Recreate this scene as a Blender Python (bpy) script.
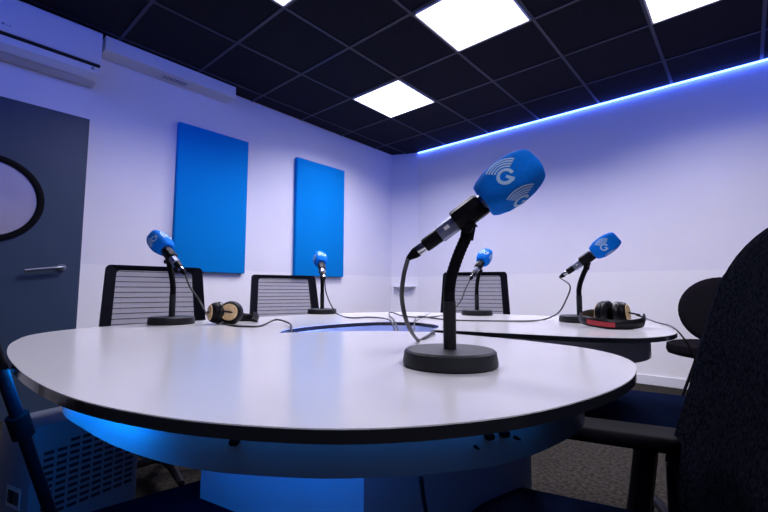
import bpy, bmesh, math, random
from mathutils import Vector, Matrix
random.seed(4)
scene = bpy.context.scene
COL = scene.collection
PI = math.pi
for o in list(bpy.data.objects): bpy.data.objects.remove(o)

# ------------------------------------------------------------------ camera
FPX, PITCH, ROLL, AZ, CZ = 412.35, .0834, .0034, -.7201, .835
_f = Vector((0, math.cos(PITCH), math.sin(PITCH))); _r = Vector((1, 0, 0)); _u = _r.cross(_f)
_r, _u = math.cos(ROLL)*_r + math.sin(ROLL)*_u, -math.sin(ROLL)*_r + math.cos(ROLL)*_u
ca, sa = math.cos(AZ), math.sin(AZ)
def _room(v): return Vector((v[0]*ca+v[1]*sa, -v[0]*sa+v[1]*ca, v[2]))
RT, UP, FW = _room(_r), _room(_u), _room(_f)
CAM = Vector((0, 0, CZ))
cam_d = bpy.data.cameras.new('camera'); cam = bpy.data.objects.new('camera', cam_d); COL.objects.link(cam)
M = Matrix((RT, UP, -FW)).transposed().to_4x4(); M.translation = CAM
cam.matrix_world = M
cam_d.sensor_width = 36; cam_d.lens = FPX/768*36; cam_d.clip_start = .02
scene.camera = cam
def at(px, py, axis, val):            # the point of a wall, table or floor plane seen at a pixel of the photograph
    d = FW*FPX + RT*(px-384) + UP*(256-py)
    return CAM + d*((val-CAM[axis])/d[axis])
def ld(lat, dep, z=0):                # metres to the right of and in front of the camera spot
    return Vector((_room((lat, dep, 0))[0], _room((lat, dep, 0))[1], z))
def ang(lat, dep):                    # heading (rotation z of a thing that faces +Y)
    v = _room((lat, dep, 0)); return math.atan2(-v[0], v[1])

# ------------------------------------------------------------------ light and exposure
scene.view_settings.view_transform = 'Standard'; scene.view_settings.look = 'None'
scene.view_settings.gamma = 1; scene.view_settings.use_curve_mapping = False
scene.view_settings.exposure = 0.0
W = bpy.data.worlds.new('world'); scene.world = W; W.use_nodes = True
W.node_tree.nodes['Background'].inputs[0].default_value = (.02, .03, .08, 1)
W.node_tree.nodes['Background'].inputs[1].default_value = .3
PANEL = ((.88, .85, 1.0), 4.0); PANEL_W = 30.0        # ceiling panel light: colour, strength
COVE = ((.06, .13, 1.0), 16.0)        # blue led line along the ceiling
UNDER = ((.0, .26, 1.0), 60.0)        # blue led strips under the table
WELL = ((.07, .20, 1.0), 140.0)
BACKBLUE = ((.0, .20, 1.0), 20.0)
FAINT = ((.0, .30, 1.0), 3.5)
WASH = ((.06, .14, 1.0), 95.0)  # blue fill glow of the two added, unseen ledges

# ------------------------------------------------------------------ materials
def mat(name, col, rough=.5, metal=0, emit=None, spec=.5, noise=None, bump=None, coat=0, alpha=None, ior=None):
    m = bpy.data.materials.new(name); m.use_nodes = True
    nt = m.node_tree; b = nt.nodes['Principled BSDF']
    b.inputs['Base Color'].default_value = (*col, 1); b.inputs['Roughness'].default_value = rough
    b.inputs['Metallic'].default_value = metal; b.inputs['Specular IOR Level'].default_value = spec
    b.inputs['Coat Weight'].default_value = coat; b.inputs['Coat Roughness'].default_value = .06
    if ior: b.inputs['IOR'].default_value = ior
    if alpha is not None: b.inputs['Alpha'].default_value = alpha
    if emit:
        b.inputs['Emission Color'].default_value = (*emit[0], 1); b.inputs['Emission Strength'].default_value = emit[1]
    tc = nt.nodes.new('ShaderNodeTexCoord')
    if noise:                              # (scale, second colour)
        n = nt.nodes.new('ShaderNodeTexNoise'); n.inputs['Scale'].default_value = noise[0]; n.inputs['Detail'].default_value = 4
        nt.links.new(tc.outputs['Object'], n.inputs['Vector'])
        r = nt.nodes.new('ShaderNodeValToRGB'); r.color_ramp.elements[0].position = .35; r.color_ramp.elements[1].position = .65
        r.color_ramp.elements[0].color = (*col, 1); r.color_ramp.elements[1].color = (*noise[1], 1)
        nt.links.new(n.outputs['Fac'], r.inputs['Fac']); nt.links.new(r.outputs['Color'], b.inputs['Base Color'])
    if bump:
        n = nt.nodes.new('ShaderNodeTexNoise'); n.inputs['Scale'].default_value = bump[0]; n.inputs['Detail'].default_value = 3
        nt.links.new(tc.outputs['Object'], n.inputs['Vector'])
        bp = nt.nodes.new('ShaderNodeBump'); bp.inputs['Strength'].default_value = bump[1]; bp.inputs['Distance'].default_value = .002
        nt.links.new(n.outputs['Fac'], bp.inputs['Height']); nt.links.new(bp.outputs['Normal'], b.inputs['Normal'])
    return m
m_wall = mat('wall_paint', (.74, .72, .76), .7, noise=(3, (.76, .74, .78)), bump=(180, .15))
m_floor = mat('carpet', (.018, .016, .014), .95, spec=.1, ior=1.05, noise=(60, (.045, .041, .036)), bump=(400, .6))
m_tile = mat('ceiling_tile', (.007, .007, .016), .9, spec=.2, noise=(120, (.016, .016, .034)), bump=(200, .5))
m_bar = mat('ceiling_bar', (.020, .020, .05), .45)
m_unseen_wall = mat('unseen_wall_dark', (.03, .035, .06), .9, noise=(5, (.04, .045, .075)))  # unseen walls, darkened to cut bounced fill under the table
m_white = mat('white_plastic', (.70, .70, .74), .35)
m_white2 = mat('white_lacquer', (.72, .72, .75), .3)
m_top = mat('tabletop_white', (.70, .69, .70), .17, spec=.5, noise=(2, (.72, .71, .72)))
m_edge = mat('tabletop_edge', (.010, .011, .016), .12, spec=.7)
m_apron_lit = mat('apron_lit', (.80, .84, .92), .2)  # paler copy of the apron lacquer, wall reflection put into the colour
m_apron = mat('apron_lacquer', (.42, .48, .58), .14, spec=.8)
m_door = mat('door_blue_grey', (.026, .048, .088), .5, spec=.35, noise=(4, (.030, .052, .094)))
m_rubber = mat('black_rubber', (.004, .004, .006), .6, ior=1.15)
m_glass = mat('frosted_pane', (.42, .38, .46), .25, noise=(2.5, (.34, .31, .38)))
m_unit = mat('shaded_white_plastic', (.16, .18, .24), .45)  # white plastic darkened, the shade under the table put into its colour
m_metal = mat('chrome', (.55, .56, .60), .22, 1)
m_dkmetal = mat('dark_chrome', (.28, .30, .36), .3, .9)
m_panel = mat('blue_fabric', (.0, .21, .60), .9, spec=.1, noise=(150, (.0, .23, .64)), bump=(500, .4))
m_foam = mat('blue_foam', (.0, .19, .80), .8, spec=.12, noise=(200, (.0, .215, .88)), bump=(900, .7))
m_logo = mat('logo_print', (.45, .70, 1.0), .6)
m_black = mat('black_metal', (.005, .005, .007), .42, ior=1.22)
m_base = mat('stand_base', (.014, .015, .019), .5, spec=.3, bump=(300, .3))
m_mic = mat('mic_body', (.16, .18, .28), .3, .5)
m_gold = mat('gold_disc', (1.0, .74, .40), .35, .1, noise=(90, (.85, .55, .24)))
m_leather = mat('black_leather', (.006, .006, .007), .4, spec=.3)
m_red = mat('red_label', (.45, .03, .04), .5)
m_cable = mat('cable', (.03, .03, .034), .5)
m_frame = mat('chair_frame', (.004, .004, .008), .5, ior=1.18)
m_fab = mat('chair_fabric', (.003, .006, .020), .95, ior=1.02, noise=(250, (.005, .009, .028)), bump=(400, .6))
m_felt = mat('black_felt', (.006, .005, .007), .95, ior=1.02, noise=(200, (.010, .009, .011)))
m_knit = mat('chair_knit', (.002, .003, .006), .85, ior=1.02, noise=(160, (.010, .011, .017)), bump=(220, 1.0))
m_shell = mat('chair_shell', (.003, .004, .009), .5, ior=1.25)
m_light = mat('light_diffuser', (.9, .9, .9), .5, emit=PANEL)
m_cove = mat('led_line', (.8, .85, .9), .5, emit=COVE)
m_under = mat('led_under', (.8, .85, .9), .5, emit=UNDER)
m_wash = mat('added_wash', (.8, .85, .9), .5, emit=WASH)
m_faint = mat('added_faint', (.8, .85, .9), .5, emit=FAINT)
m_back = mat('led_back', (.8, .85, .9), .5, emit=BACKBLUE)
m_well = mat('led_well', (.8, .85, .9), .5, emit=WELL)
m_dark = mat('dark_slot', (.006, .006, .01), .8)
m_label = mat('paper_label', (.5, .5, .5), .6)
m_mesh = mat('chair_mesh', (.13, .12, .18), .8, alpha=.60)
def lower_paint():                       # the lower metre of the walls wears a slightly paler paint
    nt = m_wall.node_tree; b = nt.nodes['Principled BSDF']
    src = b.inputs['Base Color'].links[0].from_socket
    tc = nt.nodes.new('ShaderNodeTexCoord'); sx = nt.nodes.new('ShaderNodeSeparateXYZ'); lt = nt.nodes.new('ShaderNodeMath'); lt.operation = 'LESS_THAN'
    lt.inputs[1].default_value = 1.02
    nt.links.new(tc.outputs['Object'], sx.inputs[0]); nt.links.new(sx.outputs['Z'], lt.inputs[0])
    mx = nt.nodes.new('ShaderNodeMix'); mx.data_type = 'RGBA'; mx.inputs['B'].default_value = (.82, .80, .80, 1)
    nt.links.new(lt.outputs[0], mx.inputs['Factor']); nt.links.new(src, mx.inputs['A']); nt.links.new(mx.outputs['Result'], b.inputs['Base Color'])
lower_paint()

# ------------------------------------------------------------------ mesh helpers
def catmull(P, n=8, closed=False):
    P = [Vector(p) for p in P]; out = []
    N = len(P); rng = range(N if closed else N-1)
    for i in rng:
        p1, p2 = P[i], P[(i+1) % N]
        p0 = P[i-1] if (closed or i > 0) else p1*2-p2
        p3 = P[(i+2) % N] if (closed or i+2 < N) else p2*2-p1
        for k in range(n):
            t = k/n
            out.append(.5*((2*p1)+(p2-p0)*t+(2*p0-5*p1+4*p2-p3)*t*t+(3*p1-p0-3*p2+p3)*t**3))
    if not closed: out.append(P[-1])
    return out
class MB:
    def __init__(s): s.bm = bmesh.new(); s.mi = 0
    def _f(s, vs):
        try: f = s.bm.faces.new(vs); f.material_index = s.mi; return f
        except ValueError: return None
    def box(s, c, d, rot=None, bev=0, seg=2):
        r = bmesh.ops.create_cube(s.bm, size=1)
        vs = r['verts']
        for v in vs: v.co = Vector((v.co.x*d[0], v.co.y*d[1], v.co.z*d[2]))
        fs = {f for v in vs for f in v.link_faces}
        for f in fs: f.material_index = s.mi
        if bev:
            es = list({e for v in vs for e in v.link_edges})
            q = bmesh.ops.bevel(s.bm, geom=es, offset=bev, segments=seg, affect='EDGES', profile=.5)
            vs = list({v for f in q['faces'] for v in f.verts} | {v for v in vs if v.is_valid})
            for f in {f for v in vs for f in v.link_faces}: f.material_index = s.mi
        m = (rot.to_4x4() if rot else Matrix()); m = Matrix.Translation(Vector(c)) @ m
        for v in vs: v.co = m @ v.co
        return s
    def box2(s, a, b, bev=0):
        a, b = Vector(a), Vector(b); return s.box((a+b)/2, [abs(x) for x in (b-a)], None, bev)
    def rings(s, R, closed=False, cap=True):
        V = [[s.bm.verts.new(p) for p in r] for r in R]
        n = len(V[0])
        for i in range(len(V)-(0 if closed else 1)):
            a, b = V[i], V[(i+1) % len(V)]
            for k in range(n): s._f((a[k], a[(k+1) % n], b[(k+1) % n], b[k]))
        if cap and not closed: s._f(V[0][::-1]); s._f(V[-1])
        return V
    def tube(s, P, r, n=10, sx=1, sy=1, up=None, closed=False):
        P = [Vector(p) for p in P]; rr = r if isinstance(r, (list, tuple)) else [r]*len(P)
        t0 = (P[1]-P[0]).normalized(); u = Vector(up) if up else (Vector((0, 0, 1)) if abs(t0.z) < .9 else Vector((1, 0, 0)))
        R = []
        for i, p in enumerate(P):
            if closed: t = P[(i+1) % len(P)]-P[i-1]
            else: t = P[min(i+1, len(P)-1)]-P[max(i-1, 0)]
            t.normalize(); u = (u-t*u.dot(t)).normalized(); w = t.cross(u)
            R.append([p+(u*math.cos(2*PI*k/n)*sx+w*math.sin(2*PI*k/n)*sy)*rr[i] for k in range(n)])
        s.rings(R, closed); return s
    def lathe(s, prof, c=(0, 0, 0), axis=(0, 0, 1), n=28):
        a = Vector(axis).normalized(); u = a.orthogonal().normalized(); w = a.cross(u); c = Vector(c)
        s.rings([[c+a*z+(u*math.cos(2*PI*k/n)+w*math.sin(2*PI*k/n))*max(r, 1e-5) for k in range(n)] for r, z in prof]); return s
    def prism(s, poly, z0, z1, side=None):
        b = [s.bm.verts.new((p[0], p[1], z0)) for p in poly]; t = [s.bm.verts.new((p[0], p[1], z1)) for p in poly]
        s._f(t); f = s._f(b[::-1]); n = len(poly); m0 = s.mi
        if side is not None: s.mi = side; f.material_index = side
        for i in range(n): s._f((b[i], b[(i+1) % n], t[(i+1) % n], t[i]))
        s.mi = m0; return s
    def band(s, P, z0, z1, th):           # a vertical-walled band along a plan curve, thickness th to its left
        P = [Vector((p[0], p[1])) for p in P]; R = []
        for i, p in enumerate(P):
            t = (P[min(i+1, len(P)-1)]-P[max(i-1, 0)]).normalized(); nrm = Vector((-t.y, t.x))*th; q = p+nrm
            R.append([Vector((p.x, p.y, z0)), Vector((q.x, q.y, z0)), Vector((q.x, q.y, z1)), Vector((p.x, p.y, z1))])
        s.rings(R); return s
    def build(s, name, m, parent=None, smooth=True, angle=.6, loc=None):
        bmesh.ops.recalc_face_normals(s.bm, faces=s.bm.faces[:])
        me = bpy.data.meshes.new(name); s.bm.to_mesh(me); s.bm.free()
        for x in (m if isinstance(m, (list, tuple)) else [m]): me.materials.append(x)
        if smooth:
            for p in me.polygons: p.use_smooth = True
            me.set_sharp_from_angle(angle=angle)
        o = bpy.data.objects.new(name, me); COL.objects.link(o)
        if parent: o.parent = parent
        if loc is not None: o.location = loc
        return o
def tag(o, label=None, cat=None, group=None, kind=None):
    if label: o['label'] = label
    if cat: o['category'] = cat
    if group: o['group'] = group
    if kind: o['kind'] = kind
    return o
def empty(name, loc, rz=0, label=None, cat=None, group=None):
    o = bpy.data.objects.new(name, None); COL.objects.link(o); o.location = loc; o.rotation_euler = (0, 0, rz)
    o.empty_display_size = .05
    return tag(o, label, cat, group)
def struct(o): o['kind'] = 'structure'; return o
def kids(o): return [c for c in bpy.data.objects if c.parent == o]
def copy_tree(o, parent=None):
    c = o.copy(); COL.objects.link(c); c.parent = parent
    for ch in kids(o): copy_tree(ch, c)
    return c

# ------------------------------------------------------------------ the room
XL, YB, ZC = -3.61, 4.43, 2.704
XR, YF = 2.2, -1.9
struct(MB().box2((XL-.1, YF-.1, -.1), (XR+.1, YB+.1, 0)).build('floor', m_floor, smooth=False))
struct(MB().box2((XL-.1, YF-.1, ZC+.006), (XR+.1, YB+.1, ZC+.1)).build('ceiling', m_tile, smooth=False))
struct(MB().box2((XL-.1, YF-.1, 0), (XL, YB+.1, ZC+.006)).build('wall_left', m_wall, smooth=False))
struct(MB().box2((XL, YB, 0), (XR, YB+.1, ZC+.006)).build('wall_back', m_wall, smooth=False))
struct(MB().box2((XR, YF-.1, 0), (XR+.1, YB+.1, ZC+.006)).build('wall_right', m_unseen_wall, smooth=False))
struct(MB().box2((XL, YF-.1, 0), (XR, YF, ZC+.006)).build('wall_front', m_unseen_wall, smooth=False))
c1 = (XL, 4.27); c2 = (-3.28, YB)
struct(MB().prism([c1, c2, (XL, YB)], 0, ZC+.006).build('wall_corner', m_wall, smooth=False))
struct(MB().box2((-3.28, YB-.014, 0), (XR, YB, .085), .003).build('baseboard_back', m_white2, smooth=False))
struct(MB().box2((XL, .86, 0), (XL+.014, 4.27, .085), .003).build('baseboard_left', m_white2, smooth=False))
# black wall angle along the ceiling edge and the bars of the tile grid
GX, GY = -2.812, 2.708
g = MB()
i = -1
while GX+.6*i < XR:
    if GX+.6*i > XL: g.box2((GX+.6*i-.011, YF, ZC), (GX+.6*i+.011, YB, ZC+.008))
    i += 1
j = -8
while GY+.6*j < YB:
    if GY+.6*j > YF: g.box2((XL, GY+.6*j-.011, ZC-.0005), (XR, GY+.6*j+.011, ZC+.0075))
    j += 1
struct(g.build('trim_1', m_bar, smooth=False))
# ceiling light panels
def ceiling_light(i, j, label):
    x, y = GX+.6*i+.3, GY+.6*j+.3
    t = empty('ceiling_light', (x, y, ZC-.004), 0, label, 'ceiling light', None)
    f = MB()
    for s in (-1, 1):
        f.box((s*.284, 0, .001), (.012, .58, .010)); f.box((0, s*.284, .001), (.58, .012, .010))
    f.build('frame', m_white, t, smooth=False)
    MB().box((0, 0, .001), (.558, .558, .006)).build('diffuser', m_light, t, smooth=False)
    L = bpy.data.lights.new('panel_lamp', 'AREA'); L.shape = 'SQUARE'; L.size = .55; L.energy = PANEL_W; L.color = PANEL[0]; L.spread = math.radians(146)
    lo = bpy.data.objects.new('panel_lamp', L); COL.objects.link(lo); lo.parent = t; lo.location = (0, 0, -.004)
for i, j, l in ((0, 0, 'square white led ceiling panel shown whole, nearest the room corner'),
                (2, -1, 'square white led ceiling panel at the middle of the top edge, cut by the frame'),
                (4, 0, 'square white led ceiling panel at top right, just above the blue led line'),
                (1, -3, 'square white led ceiling panel of which only a small corner tip shows at the top')):
    ceiling_light(i, j, l)
ceiling_light(6, -5, 'added square white fill panel outside the picture, behind and right of the foreground armchair')  # added unseen panel, fill for the front of the nearest microphone
led = MB().box2((c2[0]+.02, YB-.026, ZC-.013), (XR-.05, YB-.014, ZC-.002)).build('light_strip', m_cove, smooth=False)
tag(led, 'thin glowing blue led line along the ceiling edge of the back wall', 'light strip')

for a, b, l, w in (((XR-.16, YF+.16, ZC-.085), (XR, YB, ZC-.075), ((XR-.03, YF+.2, ZC-.050), (XR-.01, YB-.04, ZC-.010)), 'right wall'),
                ((XL, YF, ZC-.085), (XR, YF+.16, ZC-.075), ((XL+.04, YF+.01, ZC-.050), (XR-.2, YF+.03, ZC-.010)), 'wall behind the camera')):
    c = empty('added_cove', ((a[0]+b[0])/2, (a[1]+b[1])/2, a[2]), 0, 'added blue fill ledge on the %s, outside the picture' % w, 'added fill light')  # ledges added out of view, lipped to keep blue fill off the table
    MB().box2(Vector(a)-c.location, Vector(b)-c.location).build('ledge', m_white2, c, smooth=False)
    MB().box2(Vector(l[0])-c.location, Vector(l[1])-c.location).build('led_line', m_wash, c, smooth=False)

# door with a round window, in the left wall
DY0, DY1, DZ = -.14, .775, 2.08
door = struct(MB().box2((XL, DY0, 0), (XL+.03, DY1, DZ), .003).build('door_1', m_door, smooth=False))
wc = Vector((XL+.03, .275, 1.415))
def ringx(ro, ri, x0, x1, c, n=56):
    m = MB(); prof = [(ro, x0), (ro, x1*.8), (ro-.006, x1), (ri+.006, x1), (ri, x1*.8), (ri, x0)]
    R = [[Vector((c[0]+x, c[1]+r*math.cos(2*PI*k/n), c[2]+r*math.sin(2*PI*k/n))) for k in range(n)] for r, x in prof]
    m.rings(R, closed=True, cap=False); return m
ringx(.282, .243, -.002, .016, wc).build('window_frame', m_rubber, door)
MB().lathe([(.246, 0), (.246, .004)], wc, (1, 0, 0), 56).build('pane', m_glass, door)
h = MB(); hy, hz = .675, .985
h.lathe([(.026, 0), (.026, .007), (.022, .010)], (XL+.03, hy, hz), (1, 0, 0), 24)
h.tube(catmull([(XL+.035, hy, hz), (XL+.075, hy, hz), (XL+.085, hy-.02, hz-.001), (XL+.082, hy-.10, hz-.012), (XL+.080, hy-.20, hz-.028)], 5), .0115, 12)
h.build('door_handle', m_dkmetal, door)
for nm, a, b in (('trim_2', (XL, DY1, 0), (XL+.012, DY1+.012, DZ+.012)), ('trim_3', (XL, DY0, DZ), (XL+.012, DY1, DZ+.012))):
    struct(MB().box2(a, b).build(nm, m_door, smooth=False))

# air conditioner
t = empty('air_conditioner', (XL, .31, 2.33), 0, 'white wall mounted air conditioner high above the door, at top left', 'air conditioner')
Y0, Y1 = -.44, .478
def prof_prism(prof, y0, y1):                       # profile in (x, z), extruded along y
    m = MB(); m.rings([[Vector((p[0], y, p[1])) for p in prof] for y in (y0, y1)]); return m
prof_prism([(0, .005), (.13, .006), (.185, .05), (.190, .062), (.190, .10), (.205, .11), (.205, .335), (.19, .352), (0, .355)], Y0, Y1).build('casing', m_white, t, angle=.5)
prof_prism([(.205, .108), (.213, .112), (.215, .335), (.205, .348)], Y0, Y1+.001).build('front_panel', m_white, t, angle=.5)
prof_prism([(.186, .092), (.212, .092), (.212, .106), (.186, .106)], Y0+.005, Y1-.003).build('air_inlet', m_dark, t, smooth=False)
prof_prism([(.140, .006), (.149, .006), (.192, .046), (.192, .054)], Y0+.03, Y1-.065).build('louver', m_white2, t, smooth=False)
m = MB(); m.box((.1915, .435, .075), (.003, .018, .020)); m.build('display', m_dkmetal, t, smooth=False)
m = MB(); m.lathe([(.0075, 0), (.0075, .0015)], (.2145, -.045, .155), (1, 0, 0), 20)
m.build('logo', m_dkmetal, t, smooth=False); m = MB()
for k, w in ((0, 'L'), (1, 'G')):
    y = -.030+k*.016
    m.box((.2152, y, .155), (.001, .002, .012)); m.box((.2152, y+.004, .150), (.001, .008, .002))
    if w == 'G': m.box((.2152, y+.004, .160), (.001, .008, .002)); m.box((.2152, y+.0075, .153), (.001, .002, .006)); m.box((.2152, y+.006, .155), (.001, .004, .002))
m.build('lettering', m_dkmetal, t, smooth=False)

# boxed duct with a small vent
t = empty('duct_box', (XL, 1.335, 2.592), 0, 'long white boxed duct under the ceiling, right of the air conditioner', 'duct')
MB().box2((0, -.515, 0), (.165, .515, .106), .002).build('casing', m_white2, t, smooth=False)
m = MB()
for a, b in (((.035, -.10, -.004), (.125, -.09, .001)), ((.035, .11, -.004), (.125, .12, .001)), ((.035, -.10, -.004), (.047, .12, .001)), ((.113, -.10, -.004), (.125, .12, .001))): m.box2(a, b)
v = m.build('vent_frame', m_white, t, smooth=False)
m = MB(); m.box2((.047, -.09, -.001), (.113, .11, .0005)); m.build('vent_opening', m_dkmetal, v, smooth=False)
m = MB()
for k in range(9): m.box((.08, -.08+k*.0225, -.003), (.066, .006, .003))
m.build('vent_slats', m_white, v, smooth=False)

# blue acoustic panels on the left wall
for y0, y1, l in ((1.405, 2.068, 'larger looking blue fabric wall panel, nearer the door'), (2.637, 3.341, 'blue fabric wall panel nearer the room corner, behind the second mesh chair')):
    o = MB().box((0, 0, 0), (.05, y1-y0-.01, 1.275), None, .006).build('acoustic_panel', m_panel, loc=(XL+.0265, (y0+y1)/2, 1.628))
    tag(o, l, 'wall panel', None)

# corner shelf
t = empty('corner_shelf', (-3.445, 4.35, .89), 0, 'small white corner shelf on a triangular bracket in the far corner', 'shelf')
d = Vector((c2[0]-c1[0], c2[1]-c1[1])).normalized(); n_ = Vector((d.y, -d.x))
def sh(u, v): return (d.x*u+n_.x*v, d.y*u+n_.y*v)
MB().prism([sh(-.155, 0), sh(.155, 0), sh(.12, .10), sh(-.12, .10)], -.008, .004).build('shelf_board', m_white2, t, smooth=False)
m = MB(); a = [Vector((*sh(-.13, 0), -.008)), Vector((*sh(.13, 0), -.008)), Vector((*sh(.0, .08), -.008)), Vector((*sh(0, 0), -.085))]
vs = [m.bm.verts.new(p) for p in a]
for f in ((0, 1, 2), (0, 2, 3), (2, 1, 3), (1, 0, 3)): m._f([vs[k] for k in f])
m.build('bracket', m_white2, t, smooth=False)
# ------------------------------------------------------------------ the studio table
ZT, TT = .73, .012
nearA = catmull([(-1.155, 1.66), (-1.26, 1.615), (-1.36, 1.49), (-1.42, 1.30), (-1.438, 1.1), (-1.435, .9), (-1.42, .68), (-1.405, .50), (-1.365, .32), (-1.27, .20), (-1.12, .143), (-.968, .115), (-.81, .102), (-.65, .099), (-.512, .108), (-.409, .131), (-.315, .170), (-.225, .235), (-.157, .335), (-.122, .45), (-.110, .57), (-.123, .68), (-.150, .75), (-.195, .805), (-.26, .843), (-.36, .866), (-.45, .876), (-.54, .880), (-.612, .876)], 6)
hole_near = catmull([(-.612, .876), (-.70, .83), (-.76, .773), (-.834, .678), (-.872, .60)], 6)[1:]
hole_far = catmull([(-.872, .60), (-.935, .675), (-.968, .79), (-.968, .90), (-.935, 1.035), (-.848, 1.115)], 6)[1:]
polyA = nearA + hole_near + hole_far
B_out = catmull([(-.642, .933), (-.587, .953), (-.5, .973), (-.42, .993), (-.338, 1.013), (-.252, 1.045), (-.185, 1.10), (-.146, 1.2), (-.140, 1.30), (-.157, 1.40), (-.19, 1.53), (-.24, 1.69), (-.31, 1.775), (-.44, 1.80), (-.566, 1.795), (-.75, 1.775), (-.95, 1.735), (-1.151, 1.664)], 6)
hole_B = catmull([(-.844, 1.119), (-.733, 1.077), (-.675, 1.01), (-.642, .933)], 6)[:-1]
polyB = B_out + hole_B
def tabletop(poly, parent):
    m = MB(); m.prism(poly, ZT-TT, ZT-.0012, side=1)
    # the thin eased white surface
    m.mi = 0; m.prism(poly, ZT-.0012, ZT, side=0)
    return m.build('tabletop', [m_top, m_edge], parent, smooth=False)
tA = empty('studio_table', (0, 0, 0), 0, 'large white rounded radio studio table in the foreground with black edge', 'table')
tabletop(polyA, tA)
APZ = .64
apA = catmull([(-1.20, .36), (-1.08, .26), (-.86, .176), (-.698, .172), (-.569, .186), (-.457, .219), (-.36, .279), (-.306, .328), (-.258, .386), (-.219, .448), (-.199, .516), (-.187, .62), (-.200, .70), (-.25, .765), (-.36, .80)], 7)
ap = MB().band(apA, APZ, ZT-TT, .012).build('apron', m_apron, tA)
def jack(p, nrm, parent, r=.0085):
    m = MB(); m.lathe([(r, 0), (r, .004), (r*.7, .006), (r*.62, .009), (.0001, .009)], p, nrm, 18)
    return m.build('headphone_jack', m_black, parent)
for px, py, y_in in ((488, 440, 0), (508, 437, 0), (237, 437, 0)):
    # jacks sit on the outer face of the apron
    best = None
    for k in range(64):
        a, b = apA[k], apA[k+1]; mid = (a+b)/2
        v = Vector((mid[0], mid[1], .675))-CAM
        q = 384+FPX*v.dot(RT)/v.dot(FW)
        if best is None or abs(q-px) < best[0]: best = (abs(q-px), mid, (b-a).normalized())
    mid, tg = best[1], best[2]; nr = Vector((tg[1], -tg[0], 0))
    jack((mid[0], mid[1], .675), nr, ap, .0055)
    if px == 508: jack((mid[0]+tg[0]*.02, mid[1]+tg[1]*.015, .668), nr, ap, .002)
    if px == 488: jack((mid[0]-tg[0]*.02, mid[1]-tg[1]*.015, .664), nr, ap, .002)
# pedestal under the near lobe
P = lambda lat, dep: tuple(ld(lat, dep))[:2]
MB().prism([P(-.34, .80), P(-.028, .62), P(.29, .84), P(.0, 1.15)], .0, ZT-TT).build('pedestal', m_white2, tA, smooth=False)
# back apron and the rear pedestal
apA2 = catmull([(-1.20, .36), (-1.29, .50), (-1.33, .75), (-1.34, 1.0), (-1.33, 1.25), (-1.25, 1.45), (-1.13, 1.56)], 6)[::-1]
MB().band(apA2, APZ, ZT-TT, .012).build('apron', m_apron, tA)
MB().prism([(-1.25, 1.0), (-1.05, 1.0), (-1.05, 1.4), (-1.25, 1.4)], 0, ZT-TT).build('pedestal', m_white2, tA, smooth=False)
tag(MB().band([(p[0]+.0, p[1]-.028) for p in apA[10:31]], ZT-TT-.010, ZT-TT-.001, .010).build('led_strip', m_under, tA), 'glowing blue led strip under the table rim')
tag(MB().band([(p[0]+.05, p[1]+.05) for p in apA[16:40]], ZT-TT-.012, ZT-TT-.001, .012).build('led_strip', m_back, tA), 'glowing blue led strip behind the apron')
dim = [(apA[k][0]+(apA[k+1][1]-apA[k-1][1])/(apA[k+1]-apA[k-1]).length*.022, apA[k][1]-(apA[k+1][0]-apA[k-1][0])/(apA[k+1]-apA[k-1]).length*.022) for k in range(33, 70)]
tag(MB().band(dim, ZT-TT-.007, ZT-TT-.001, .008).build('led_strip', m_faint, tA), 'added dim blue fill strip under the table rim')  # strip added to tint the near apron blue
# cable well in the middle
well = [(p[0], p[1]) for p in (hole_near+hole_far+hole_B)]
m = MB()
R = []
wl = [Vector((p[0], p[1], 0)) for p in well]; nw = len(wl)
area = sum(wl[i].x*wl[(i+1) % nw].y-wl[(i+1) % nw].x*wl[i].y for i in range(nw))
sg = 1 if area > 0 else -1
def offs(d):
    out = []
    for i in range(nw):
        t_ = (wl[(i+1) % nw]-wl[i-1]).normalized(); out.append(wl[i]+Vector((t_.y, -t_.x, 0))*d*sg)
    return out
for z in (ZT-TT-.001, ZT-.09): R.append([p+Vector((0, 0, z)) for p in offs(.022)])
m.rings(R, cap=False); m._f([m.bm.verts.new(p+Vector((0, 0, 0))) for p in R[1]])
m.build('cable_well', m_white2, tA, smooth=False)
tag(MB().band([(p[0]+.007, p[1]-.009) for p in hole_near[1:-3]], ZT-TT-.014, ZT-TT-.001, .006).build('led_strip', m_well, tA), 'glowing blue led strip in the cable well')
tB = empty('studio_table', (0, 0, 0), 0, 'smaller white rounded studio table section behind, carrying the rightmost microphone', 'table')
tabletop(polyB, tB)
apB = catmull([(-.70, 1.10), (-.50, 1.10), (-.33, 1.18), (-.245, 1.30), (-.222, 1.44), (-.26, 1.60), (-.36, 1.70), (-.6, 1.71), (-.95, 1.66)], 6)
MB().band(apB, APZ, ZT-TT, .012).build('apron', m_apron_lit, tB)
jack((-.222, 1.43, .704), (1, 0, 0), tB)
MB().prism([(-1.0, 1.30), (-.72, 1.30), (-.72, 1.58), (-1.0, 1.58)], 0, ZT-TT).build('pedestal', m_white2, tB, smooth=False)

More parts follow.
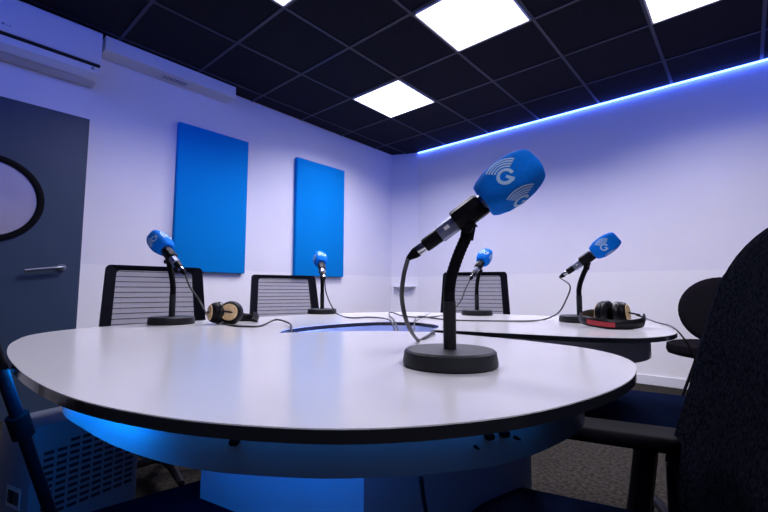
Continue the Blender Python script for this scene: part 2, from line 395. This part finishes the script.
# ------------------------------------------------------------------ microphones
def foam_radius(t):
    K = [(0, .0215), (.06, .0250), (.25, .0298), (.5, .0315), (.72, .0300), (.88, .0262), (.97, .0226), (1, .0200)]
    for (a, ra), (b, rb) in zip(K, K[1:]):
        if t <= b: return ra+(rb-ra)*(t-a)/(b-a)
    return K[-1][1]
FL, FE = .088, 3.2
def ribbon(m, pts, w, f):                # flat stroke of width w along 2D points, mapped by f onto the foam
    L, Rr = [], []
    for i, p in enumerate(pts):
        t = (pts[min(i+1, len(pts)-1)]-pts[max(i-1, 0)]).normalized(); n = Vector((-t.y, t.x))*w/2
        L.append(m.bm.verts.new(f(p+n))); Rr.append(m.bm.verts.new(f(p-n)))
    for i in range(len(pts)-1): m._f((L[i], L[i+1], Rr[i+1], Rr[i]))
def make_mic(base, heading, label, lean=0, roll=.5, size=1, mic_pitch=35.5):
    """local frame: the microphone points along +x and up; base centre at the origin"""
    t = empty('desk_microphone', base, heading, label, 'microphone', 'blue foam microphones on desk stands')
    t.scale = (size,)*3
    MB().lathe([(.0635, 0), (.0665, .002), (.0668, .006), (.0645, .020), (.0615, .0225), (.012, .0228)], n=56).build('base', m_base, t, angle=.5)
    s = MB().tube([(0, 0, .022), (0, 0, .090)], .0092, 16).build('stem', m_base, t)
    path = catmull([(0, 0, .088), (.0, 0, .105), (.004, 0, .128), (.014, 0, .157), (.026, 0, .184)], 10)
    rr = [.0080+.0006*(k % 2) for k in range(len(path))]
    MB().tube(path, rr, 14).build('gooseneck', m_rubber, t)
    th = math.radians(mic_pitch); ax = Vector((math.cos(th), 0, math.sin(th)))
    O = Vector((.028, 0, .216))            # where the clip holds the mic
    yv = Vector((0, 1, 0)); zv = ax.cross(yv); zv = -zv if zv.z < 0 else zv
    # bracket and clip
    b = MB(); b.tube([Vector((.0255, 0, .178)), Vector((.029, 0, .200)), O-zv*.014], [.0095, .0105, .011], 14, sy=.8)
    b.lathe([(.0065, -.014), (.0065, .014)], (.029, 0, .193), (0, 1, 0), 14)
    b.build('bracket', m_black, t)
    cl = MB(); cl.lathe([(.0165, -.022), (.0178, -.018), (.0176, .018), (.0160, .023)], O, ax, 8)
    cl.box(O+ax*.004-zv*.012, (.045, .017, .010), Matrix((ax, yv, zv)).transposed(), .003)
    cl.build('clip', m_black, t, angle=.3)
    # body
    bd = MB(); bd.lathe([(.0095, -.052), (.0128, -.050), (.0128, -.020), (.0128, .02), (.0135, .033), (.014, .05)], O, ax, 8)
    body = bd.build('microphone_body', m_mic, t, angle=.3)
    MB().box(O-ax*.036-yv*.0118, (.008, .002, .005), Matrix((ax, yv, zv)).transposed()).build('switch', m_white, body, smooth=False)
    pl = MB(); pl.lathe([(.0096, -.078), (.0104, -.074), (.0108, -.052), (.0100, -.050)], O, ax, 20)
    plug = pl.build('plug', m_black, t)
    MB().lathe([(.0072, -.092), (.0080, -.090), (.0080, -.078), (.0070, -.077)], O, ax, 20).build('plug_ring', m_metal, plug)
    MB().lathe([(.0032, -.110), (.0045, -.107), (.0080, -.096), (.0080, -.091)], O, ax, 20).build('plug_boot', m_rubber, plug)
    # foam windscreen
    F0 = O+ax*.027; cr, sr = math.cos(roll), math.sin(roll)
    e1 = yv*cr+zv*sr; e2 = -yv*sr+zv*cr      # face directions
    def sec(tt, a):
        r = foam_radius(tt); c, s_ = math.cos(a), math.sin(a)
        k = r/((abs(c)**FE+abs(s_)**FE)**(1/FE)); return F0+ax*(tt*FL)+(e1*c+e2*s_)*k
    n = 48; T = [0, .03, .08, .15, .25, .35, .45, .55, .65, .75, .83, .9, .95, .985, 1]
    R = [[F0+ax*.004+(sec(0, 2*PI*k/n)-F0)*.4 for k in range(n)]]
    R += [[sec(tt, 2*PI*k/n) for k in range(n)] for tt in T]
    R.append([F0+ax*(FL+.0015)+(sec(1, 2*PI*k/n)-F0-ax*FL)*.8 for k in range(n)])
    fm = MB(); fm.rings(R); foam = fm.build('foam_windscreen', m_foam, t, angle=.9)
    # printed letter and arcs on every face
    lg = MB(); tc_ = .47
    up = math.radians(33)
    for nrm, side in ((e1, e2), (e2, -e1), (-e1, -e2), (-e2, e1)):
        right = side if ax.cross(nrm).dot(side) > 0 else -side       # seen from outside with the axis up
        right = ax.cross(nrm)
        def f(p):
            # p in the logo frame (x right, y up) -> rotate -> (v lateral, u axial)
            v = p.x*math.cos(up)-p.y*math.sin(up); u = p.x*math.sin(up)+p.y*math.cos(up)
            tt = min(max(tc_+u/FL, 0), 1); r = foam_radius(tt); v = max(-r*.97, min(r*.97, v))
            h_ = (r**FE-abs(v)**FE)**(1/FE)
            return F0+ax*(tt*FL)-right*(-v)+nrm*(h_+.0004)
        c0 = Vector((.006, -.005)); rg = .0098
        g_ = [c0+Vector((math.cos(a), math.sin(a)))*rg for a in [math.radians(45+k*(300/20)) for k in range(21)]]
        g_ += []
        ribbon(lg, g_, .0048, f)
        ribbon(lg, [c0+Vector((rg+.001, -.0035)), c0+Vector((rg+.001, 0)), ], .0042, f)
        ribbon(lg, [c0+Vector((rg+.003, .0)), c0+Vector((.001, .0))], .0040, f)
        for q in range(4):
            ra = .0154+.0042*q
            ribbon(lg, [c0+Vector((math.cos(a), math.sin(a)))*ra for a in [math.radians(88+k*(95/14)) for k in range(15)]], .0025, f)
    tag(lg.build('logo', m_logo, foam, smooth=False), 'white letter G with four arcs')
    return t, O-ax*.109
def tail(mic, p):                         # world position of a point in a mic's frame
    mt = Matrix.Translation(mic.location) @ Matrix.Rotation(mic.rotation_euler.z, 4, 'Z') @ Matrix.Scale(mic.scale[0], 4)
    return mt @ Vector(p)
def head(lat, dep):                       # heading for things whose front is +x
    v = _room((lat, dep, 0)); return math.atan2(v[1], v[0])
mics = []
for (px, py), (la, de), l, roll, sz in (
    ((450, 365), (1, -.30), 'blue foam microphone in the foreground, nearest and largest, on round black base', -.36, 1),
    ((171.5, 323.8), (-.84, .54), 'blue foam microphone in front of the leftmost mesh chair, tilted left', .3, 1),
    ((322, 313.6), (-.29, .96), 'blue foam microphone beside the second mesh chair, before the blue wall panel', .2, .98),
    ((477, 315), (.62, .78), 'small blue foam microphone in front of the mesh chair right of centre', .3, 1),
    ((580, 322), (.80, -.60), 'blue foam microphone with printed G on far table section, beside red labelled headphones', .0, 1)):
    p = at(px, py, 2, ZT); p.z = ZT
    mt, e = make_mic(p, head(la, de), l, roll=roll, size=sz)
    mics.append((mt, tail(mt, e)))

# ------------------------------------------------------------------ cables
def cable(pts, label, r=.0028, group=None):
    m = MB(); P_ = catmull(pts, 9); o = P_[0].copy()
    m.tube([p-o for p in P_], r, 8)
    return tag(m.build('cable', m_cable, loc=o), label, 'cable', group)
def tb(px, py, dz=.003): q = at(px, py, 2, ZT); q.z = ZT+dz; return q
def tz(px, py, dep):
    d = FW*FPX+RT*(px-384)+UP*(256-py); return CAM+d*(dep/FPX)
e = [q[1] for q in mics]
into = lambda px, py: [tb(px, py, .004), at(px, py, 2, ZT)+(FW*.012)+Vector((0, 0, -.02)), at(px, py, 2, ZT)+FW*.02+Vector((0, 0, -.06))]
cable([e[0], tz(403.5, 277, .60), tz(402, 300, .62), tz(408, 325, .66), tb(418, 341.5), tb(425, 339), tb(434, 333.5), Vector((-.640, .885, ZT-.03)), Vector((-.66, .90, ZT-.07))], 'black cable hanging in a loop from the nearest microphone', .0034)
cable([e[1], tz(190, 287, 1.26), tz(200, 301, 1.28), tb(209, 318), tb(228, 325.5), tb(250, 327.5), tb(262, 326.5), tb(276, 323.5, .012), tb(289, 326, .008), tb(291.5, 330.5), Vector((-.885, .645, ZT-.03)), Vector((-.87, .66, ZT-.06))], 'black cable running from the leftmost microphone past the gold disc headphones', .0028)
cable([e[2], tz(326, 292, 1.80), tz(331, 305, 1.78), tb(338, 315), tb(350, 318.5), tb(368, 318), tb(383, 320, .006), tb(391, 323.5, .006), tb(396, 328, -.02), tb(397, 329, -.06)], 'thin black cable from the microphone beside the second chair to the table middle', .0026)
cable([e[3], tz(465, 290, 1.82), tz(460, 302, 1.80), tb(448, 314.5), tb(430, 317.8), tb(405, 317), tb(391, 315, .012), tb(389.5, 317, .006), tb(394, 321.5, .004), tb(399, 328, -.02), tb(400, 329, -.06)], 'thin black cable from the small microphone right of centre to the table middle', .0026)
cable([e[4], tz(570, 286, 1.38), tz(566, 300, 1.38), tz(558, 313, 1.38), tb(545, 320), tb(530, 321.8), tb(500, 321.8), tb(455, 321), tb(432, 318.8), tb(420, 318.5, .008), tb(415, 321, .006), tb(414.5, 325, -.01), tb(416, 327, -.05)], 'thin black cable lying along far table section from the rightmost microphone', .0026)

# ------------------------------------------------------------------ headphones
def headphones(loc, rz, label, cups, band, red):
    t = empty('headphones', loc, rz, label, 'headphones')
    B_ = catmull(band, 8); m = MB(); m.tube(B_, .010, 10, sx=.35, sy=1.3, up=(1, 0, 0) if red else (0, 0, 1)) if False else m.tube(B_, .0105, 10, sx=1.15, sy=.42)
    hb = m.build('headband', m_leather, t)
    if red:
        k0, k1 = red; seg = B_[k0:k1]
        m = MB(); c = sum(B_, Vector())/len(B_)
        L = [p+(p-c).normalized()*.0058 for p in seg]
        R0 = [m.bm.verts.new(p+Vector((0, 0, .0065))) for p in L]; R1 = [m.bm.verts.new(p-Vector((0, 0, .0065))) for p in L]
        for i in range(len(L)-1): m._f((R0[i], R0[i+1], R1[i+1], R1[i]))
        tag(m.build('label', m_red, hb, smooth=False), 'red label on the headband')
    m = MB()
    for dz in (-.012, .012): m.tube([p+Vector((0, 0, dz)) for p in B_[2:-2]], .0015, 6)
    m.build('wire_bow', m_black, hb)
    for (c, nrm, r), endp in zip(cups, (B_[0], B_[-1])):
        c = Vector(c); nrm = Vector(nrm).normalized()
        m = MB(); m.lathe([(r*.78, -.012), (r*.98, -.011), (r, -.005), (r*.98, .001), (r*.93, .004), (r*.88, .009), (r*.76, .012)], c, nrm, 32)
        cup = m.build('ear_cup', m_black, t)
        n = 30; a = nrm.orthogonal().normalized(); b = nrm.cross(a)
        m = MB(); m.tube([c-nrm*.014+(a*math.cos(2*PI*k/n)+b*math.sin(2*PI*k/n))*r*.76 for k in range(n)], .0105, 10, closed=True)
        m.build('ear_cushion', m_leather, cup)
        m = MB(); m.lathe([(r*.74, .0105), (r*.74, .0135), (r*.66, .015), (r*.30, .0135), (r*.12, .0145), (.0001, .0145)], c, nrm, 32)
        tag(m.build('disc', m_gold, cup), 'gold coloured outer disc')
        m = MB(); m.tube([endp, (endp+c)*.5+nrm*.008, c+nrm*.016+(endp-c).normalized()*r*.80, c+nrm*.0180, c+nrm*.0180-(endp-c).normalized()*r*.4], .0026, 8, sx=1, sy=1.4)
        m.build('yoke', m_black, cup)
    return t
# left pair: local x = to the right of the picture, local y = away
hz_ = math.atan2(RT[1], RT[0])
p = tb(228, 324.2, 0)
h1 = headphones(p, hz_, 'black headphones with gold discs lying beside the leftmost microphone',
    [((-.044, .00, .035), (-.80, -.66, .08), .032), ((.004, .003, .036), (.10, -.97, .12), .0345)],
    [(-.052, .03, .030), (-.045, .07, .016), (-.01, .115, .012), (.04, .12, .012), (.065, .085, .016), (.058, .045, .026)], None)
p = tb(612, 327.5, 0)
h2 = headphones(p, hz_, 'black headphones with a red headband label on far table section',
    [((.046, .020, .040), (.72, -.69, .10), .034), ((.000, .050, .040), (-.65, .75, .05), .036)],
    [(.092, -.005, .030), (.060, -.045, .018), (.01, -.062, .013), (-.045, -.052, .014), (-.080, -.015, .020), (-.075, .035, .026), (-.045, .065, .032), (-.012, .07, .038)], (21, 32))
cable([tb(636, 319, .02), tb(640, 319, .012), tb(655, 323, .004), tb(668, 326.5, .004), tb(675, 330.2, .004), tz(682, 336, 1.09), tz(690, 348, 1.10), tz(696, 364, 1.12), tz(699, 388, 1.14), tz(696, 425, 1.15)], 'thin black cable from the red labelled headphones dropping over the table end', .0022)

# ------------------------------------------------------------------ mesh back office chairs
def star_base(t, r=.30):
    b = MB(); b.lathe([(.045, .07), (.045, .10), (.028, .115), (.028, .30), (.02, .305), (.02, .42)], n=20)
    b.build('gas_lift', m_frame, t)
    for k in range(5):
        a = 2*PI*k/5+.3; d = Vector((math.cos(a), math.sin(a), 0))
        lg = MB().tube([d*.035+Vector((0, 0, .085)), d*.16+Vector((0, 0, .088)), d*r+Vector((0, 0, .068))], [.024, .020, .014], 8, sx=.8).build('base_leg', m_frame, t)
        w = d.cross(Vector((0, 0, 1)))
        m = MB()
        for s in (-1, 1): m.lathe([(.010, 0), (.028, .002), (.028, .016), (.010, .018)], d*r+Vector((0, 0, .0285))+w*s*.002, w*s, 18)
        m.tube([d*r+Vector((0, 0, .035)), d*r+Vector((0, 0, .070))], .007, 8)
        m.build('caster', m_rubber, lg)
def rrect(w, h, r, n=6, taper=0):
    out = []
    for cx_, cz_, a0 in ((w/2-r, h-r, 0), (-w/2+r, h-r, 90), (-w/2+r, r, 180), (w/2-r, r, 270)):
        for k in range(n+1):
            a = math.radians(a0+90*k/n); x = cx_+r*math.cos(a); z = cz_+r*math.sin(a)
            out.append((x*(1-taper*z/h), z))
    return out
def mesh_chair(loc, rz, label, lean=.10, wt=.45, top=.95):
    t = empty('office_chair', loc, rz, label, 'chair', 'mesh backed office chairs around the table')
    z0, H = .56, top-.56
    def bp(x, z, off=0): return Vector((x, -.22-lean*z/H*.5*H*2-off-.03*(1-(2*x/wt)**2), z0+z))
    out = rrect(wt+.06, H, .022, 5, .10)
    cen = (0, H/2); fr = MB(); R = []
    for x, z in out:
        sx_ = x*.80; zi = H/2+(z-H/2)*.875
        a = bp(x, z); b = bp(sx_, zi)
        R.append([a+Vector((0, .013, 0)), a-Vector((0, .013, 0)), b-Vector((0, .011, 0)), b+Vector((0, .011, 0))])
    fr.rings(R, closed=True, cap=False); fr.build('back_frame', m_frame, t)
    ms = MB(); NZ = 8; NX = 8; G_ = [[ms.bm.verts.new(bp((wt+.06)*(1-.10*zz/H)*.41*(2*i/NX-1), zz)) for i in range(NX+1)] for zz in [H*.05+H*.9*j/NZ for j in range(NZ+1)]]
    for j in range(NZ):
        for i in range(NX): ms._f((G_[j][i], G_[j][i+1], G_[j+1][i+1], G_[j+1][i]))
    bm_ = ms.build('back_mesh', m_mesh, t)
    sl = MB(); n = 14
    for j in range(n):
        zz = H*.075+H*.85*j/(n-1); hw = (wt+.06)*(1-.10*zz/H)*.405
        sl.tube([bp(hw*(2*i/8-1), zz, -.002) for i in range(9)], .0019, 5)
    sl.build('mesh_ribs', m_frame, bm_)
    MB().tube(catmull([bp(0, .03, .012), (0, -.26, .50), (0, -.20, .43), (0, -.05, .415)], 6), .022, 10, sx=1.6, sy=.6).build('back_support', m_frame, t)
    MB().box((0, .02, .455), (.47, .46, .065), None, .028, 4).build('seat', m_fab, t)
    MB().box((0, 0, .415), (.22, .22, .03), None, .008).build('mechanism', m_frame, t)
    star_base(t)
    return t
mesh_chair(ld(-1.165, 2.08)-Vector((-.22, 0, 0)), -PI/2-.12, 'black mesh backed office chair behind the leftmost microphone', .10, .43, .955)
mesh_chair(Vector((-2.30, 1.735, 0)), -PI/2-.28, 'black mesh backed office chair standing left of the second blue wall panel', .16, .47, .945)
c3 = mesh_chair(ld(.555, 2.62), ang(-.30, -1), 'black mesh backed office chair right of centre, behind small microphone', .10, .42, .965)

# ------------------------------------------------------------------ dark padded chairs on the right
def pad_chair(loc, rz, label, arms=True, W_=.46, top=.945, yb=-.118, lean=.28, az=.575, sd=.40, sw=.44):
    t = empty('office_chair', loc, rz, label, 'chair', None)
    H, z0 = top-.46, .46
    def bp(x, z, y): return Vector((x, yb-lean*z-y+1.0*x*x, z0+z))
    out = rrect(W_, H, .105, 8, .04)
    def layer(sc, y): return [bp(x*sc, H/2+(z-H/2)*sc, y) for x, z in out]
    m = MB(); m.rings([layer(.90, -.030), layer(.97, -.026), layer(1, -.012), layer(1, .004), layer(.985, .010)]); bk = m.build('backrest', m_knit, t, angle=.9)
    m = MB(); m.rings([layer(.955, .010), layer(.95, .028), layer(.91, .036), layer(.86, .030)]); m.build('back_shell', m_shell, t, angle=.9)
    m = MB(); m.tube(catmull([bp(0, .34, .042), bp(0, .10, .05), (0, yb-.05, .43), (0, -.06, .385)], 8), .03, 12, sx=.6, sy=1.3); m.build('back_support', m_shell, t)
    MB().box((0, .05, .425), (sw, sd, .075), None, .034, 5).build('seat', m_fab, t)
    MB().box((0, 0, .378), (.24, .26, .03), None, .008).build('mechanism', m_frame, t)
    MB().tube([(-.12, .02, .38), (-.24, .03, .372), (-.27, .03, .374)], .006, 8).build('lever', m_metal, t)
    if arms:
        for s in (-1, 1):
            a = MB(); a.box((s*.235, .00, az), (.085, .22, .028), None, .013, 4)
            pd = a.build('armrest', m_rubber, t)
            MB().tube(catmull([(s*.24, -.04, az-.01), (s*.25, -.035, az-.06), (s*.245, -.02, .42), (s*.20, 0, .375), (s*.10, 0, .372)], 6), .024, 10, sx=1.3, sy=.8).build('arm_post', m_frame, pd)
    star_base(t)
    return t
pad_chair(ld(.33, .57), ang(-.895, .447), 'dark padded armchair in right foreground, back turned to the camera')
pad_chair(ld(.93, 1.36), ang(-.85, .53), 'dark blue padded office chair behind the foreground armchair', arms=False, sd=.46, sw=.48)

# ------------------------------------------------------------------ oval back side chair
t = empty('side_chair', ld(2.28, 2.84), ang(-.75, -.75), 'black side chair with oval back and thin splayed legs by the back wall', 'chair')
n = 40
def oval(s, y): return [Vector((.26*s*math.cos(2*PI*k/n), -.22-.12*(.19*s*math.sin(2*PI*k/n))+y, .695+.245*s*math.sin(2*PI*k/n))) for k in range(n)]
m = MB(); m.rings([oval(.80, .022), oval(.93, .018), oval(1, .004), oval(1, -.012), oval(.92, -.026), oval(.75, -.030)]); m.build('backrest', m_felt, t, angle=1)
def ov2(s, z): return [Vector((.29*s*math.cos(2*PI*k/n), .07+.29*s*math.sin(2*PI*k/n), z)) for k in range(n)]
m = MB(); m.rings([ov2(.85, .405), ov2(.97, .415), ov2(1, .44), ov2(.98, .478), ov2(.88, .490), ov2(.5, .493)]); m.build('seat', m_felt, t, angle=1)
for sx_ in (-1, 1):
    MB().tube([(sx_*.10, -.16, .432), (sx_*.11, -.24, .50), (sx_*.10, -.245, .62)], .009, 8).build('back_support', m_frame, t)
    for sy_ in (-1, 1):
        MB().tube([(sx_*.10, .02+sy_*.08, .432), (sx_*.23, .02+sy_*.22, .008)], .0095, 8).build('leg', m_frame, t)
m = MB()
for s in (-1, 1): m.tube([(s*.165, .02-.15, .22), (s*.165, .02+.15, .22)], .006, 8)
m.tube([(-.165, .02, .22), (.165, .02, .22)], .006, 8); m.build('stretcher', m_frame, t)

# ------------------------------------------------------------------ things below the table at left
# dehumidifier with grille, lit blue by the table
fl = ld(-.775, .94); fr_ = ld(-.662, 1.167)
dirx = (fr_-fl).normalized(); hd = math.atan2(dirx.y, dirx.x)
t = empty('dehumidifier', fl, hd, 'white portable air unit with slotted grille under the left of the table', 'appliance')
WD, HT, DP = .25, .53, .15
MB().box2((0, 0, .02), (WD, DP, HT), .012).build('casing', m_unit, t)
m = MB()
for r in range(11):
    for c in range(8):
        if r == 0 and c < 2: continue
        m.box((.035+c*.0265, .0005, HT-.050-r*.0150), (.020, .003, .0070))
m.build('grille', m_dark, t, smooth=False)
MB().box((.13, .0, HT-.028), (.05, .004, .016)).build('control_panel', m_dkmetal, t, smooth=False)
lb = MB().box((-.0005, .06, HT-.16), (.002, .06, .045)).build('label', m_label, t, smooth=False)
m = MB()
for k in range(12): m.box((-.0018, .038+k*.0040, HT-.16), (.001, .0012+.0012*random.random(), .028))
m.build('barcode', m_dark, lb, smooth=False)
m = MB()
for x in (.04, WD-.04):
    for y in (.04, DP-.04): m.lathe([(.018, 0), (.018, .022)], (x, y, 0), n=12)
m.build('feet', m_rubber, t)

# stand leg leaning in at the left edge: a black tripod
t0 = ld(-.74, .70); t = empty('tripod_stand', t0, hz_, 'black tripod stand whose leg with a clamp slants in at the left edge', 'tripod')
def tl(lat, dep, z): return Vector((lat+.74, dep-.70, z))
top = tl(-.66, .58, .90)
MB().tube([top, top+Vector((0, 0, .0))+Vector((.001, 0, -.10))], .024, 14).build('head', m_frame, t)
L1 = tz(2, 372, .60); L2 = tz(50, 512, .66)
def loc_(v): q = Matrix.Rotation(-hz_, 4, 'Z') @ (v-t0); return q
a, b = loc_(L1), loc_(L2); dv = (b-a).normalized()
a0 = a-dv*.17; zz = b+dv*((b.z)/(-dv.z))*.985
hub = a0
lg = MB().tube([a0, zz], .0085, 12).build('leg', m_frame, t)
cp = a+(b-a)*.36
MB().tube([cp-dv*.018, cp+dv*.018], .0145, 12).build('clamp', m_rubber, lg)
for q in (Vector((-.50, .25, 0)), Vector((-.42, -.38, 0))):
    ft = Vector((a0.x+q.x, a0.y+q.y, .008)); MB().tube([a0, ft], .0085, 12).build('leg', m_frame, t)
bpy.data.objects.remove([o for o in kids(t) if o.name.startswith('head')][0])
MB().lathe([(.012, -.03), (.026, -.028), (.026, .02), (.012, .024), (.012, .06)], a0, (0, 0, 1), 18).build('hub', m_frame, t)

# low padded stool
t = empty('stool', ld(-.37, .705), 0, 'low square padded stool in blue light at the bottom left, before the table pedestal', 'stool')
t.rotation_euler.z = hz_+math.radians(45-4)
MB().box((0, 0, .415), (.27, .27, .07), None, .010, 3).build('seat', m_fab, t)
for sx_ in (-1, 1):
    for sy_ in (-1, 1): MB().tube([(sx_*.11, sy_*.11, .385), (sx_*.12, sy_*.12, 0)], .012, 10).build('leg', m_frame, t)
# floor cables
cable([at(421, 478, 2, .60), at(423, 495, 2, .56), at(428, 530, 2, .50), at(432, 600, 2, .40)], 'black cable dangling below the table in front of the pedestal', .003)
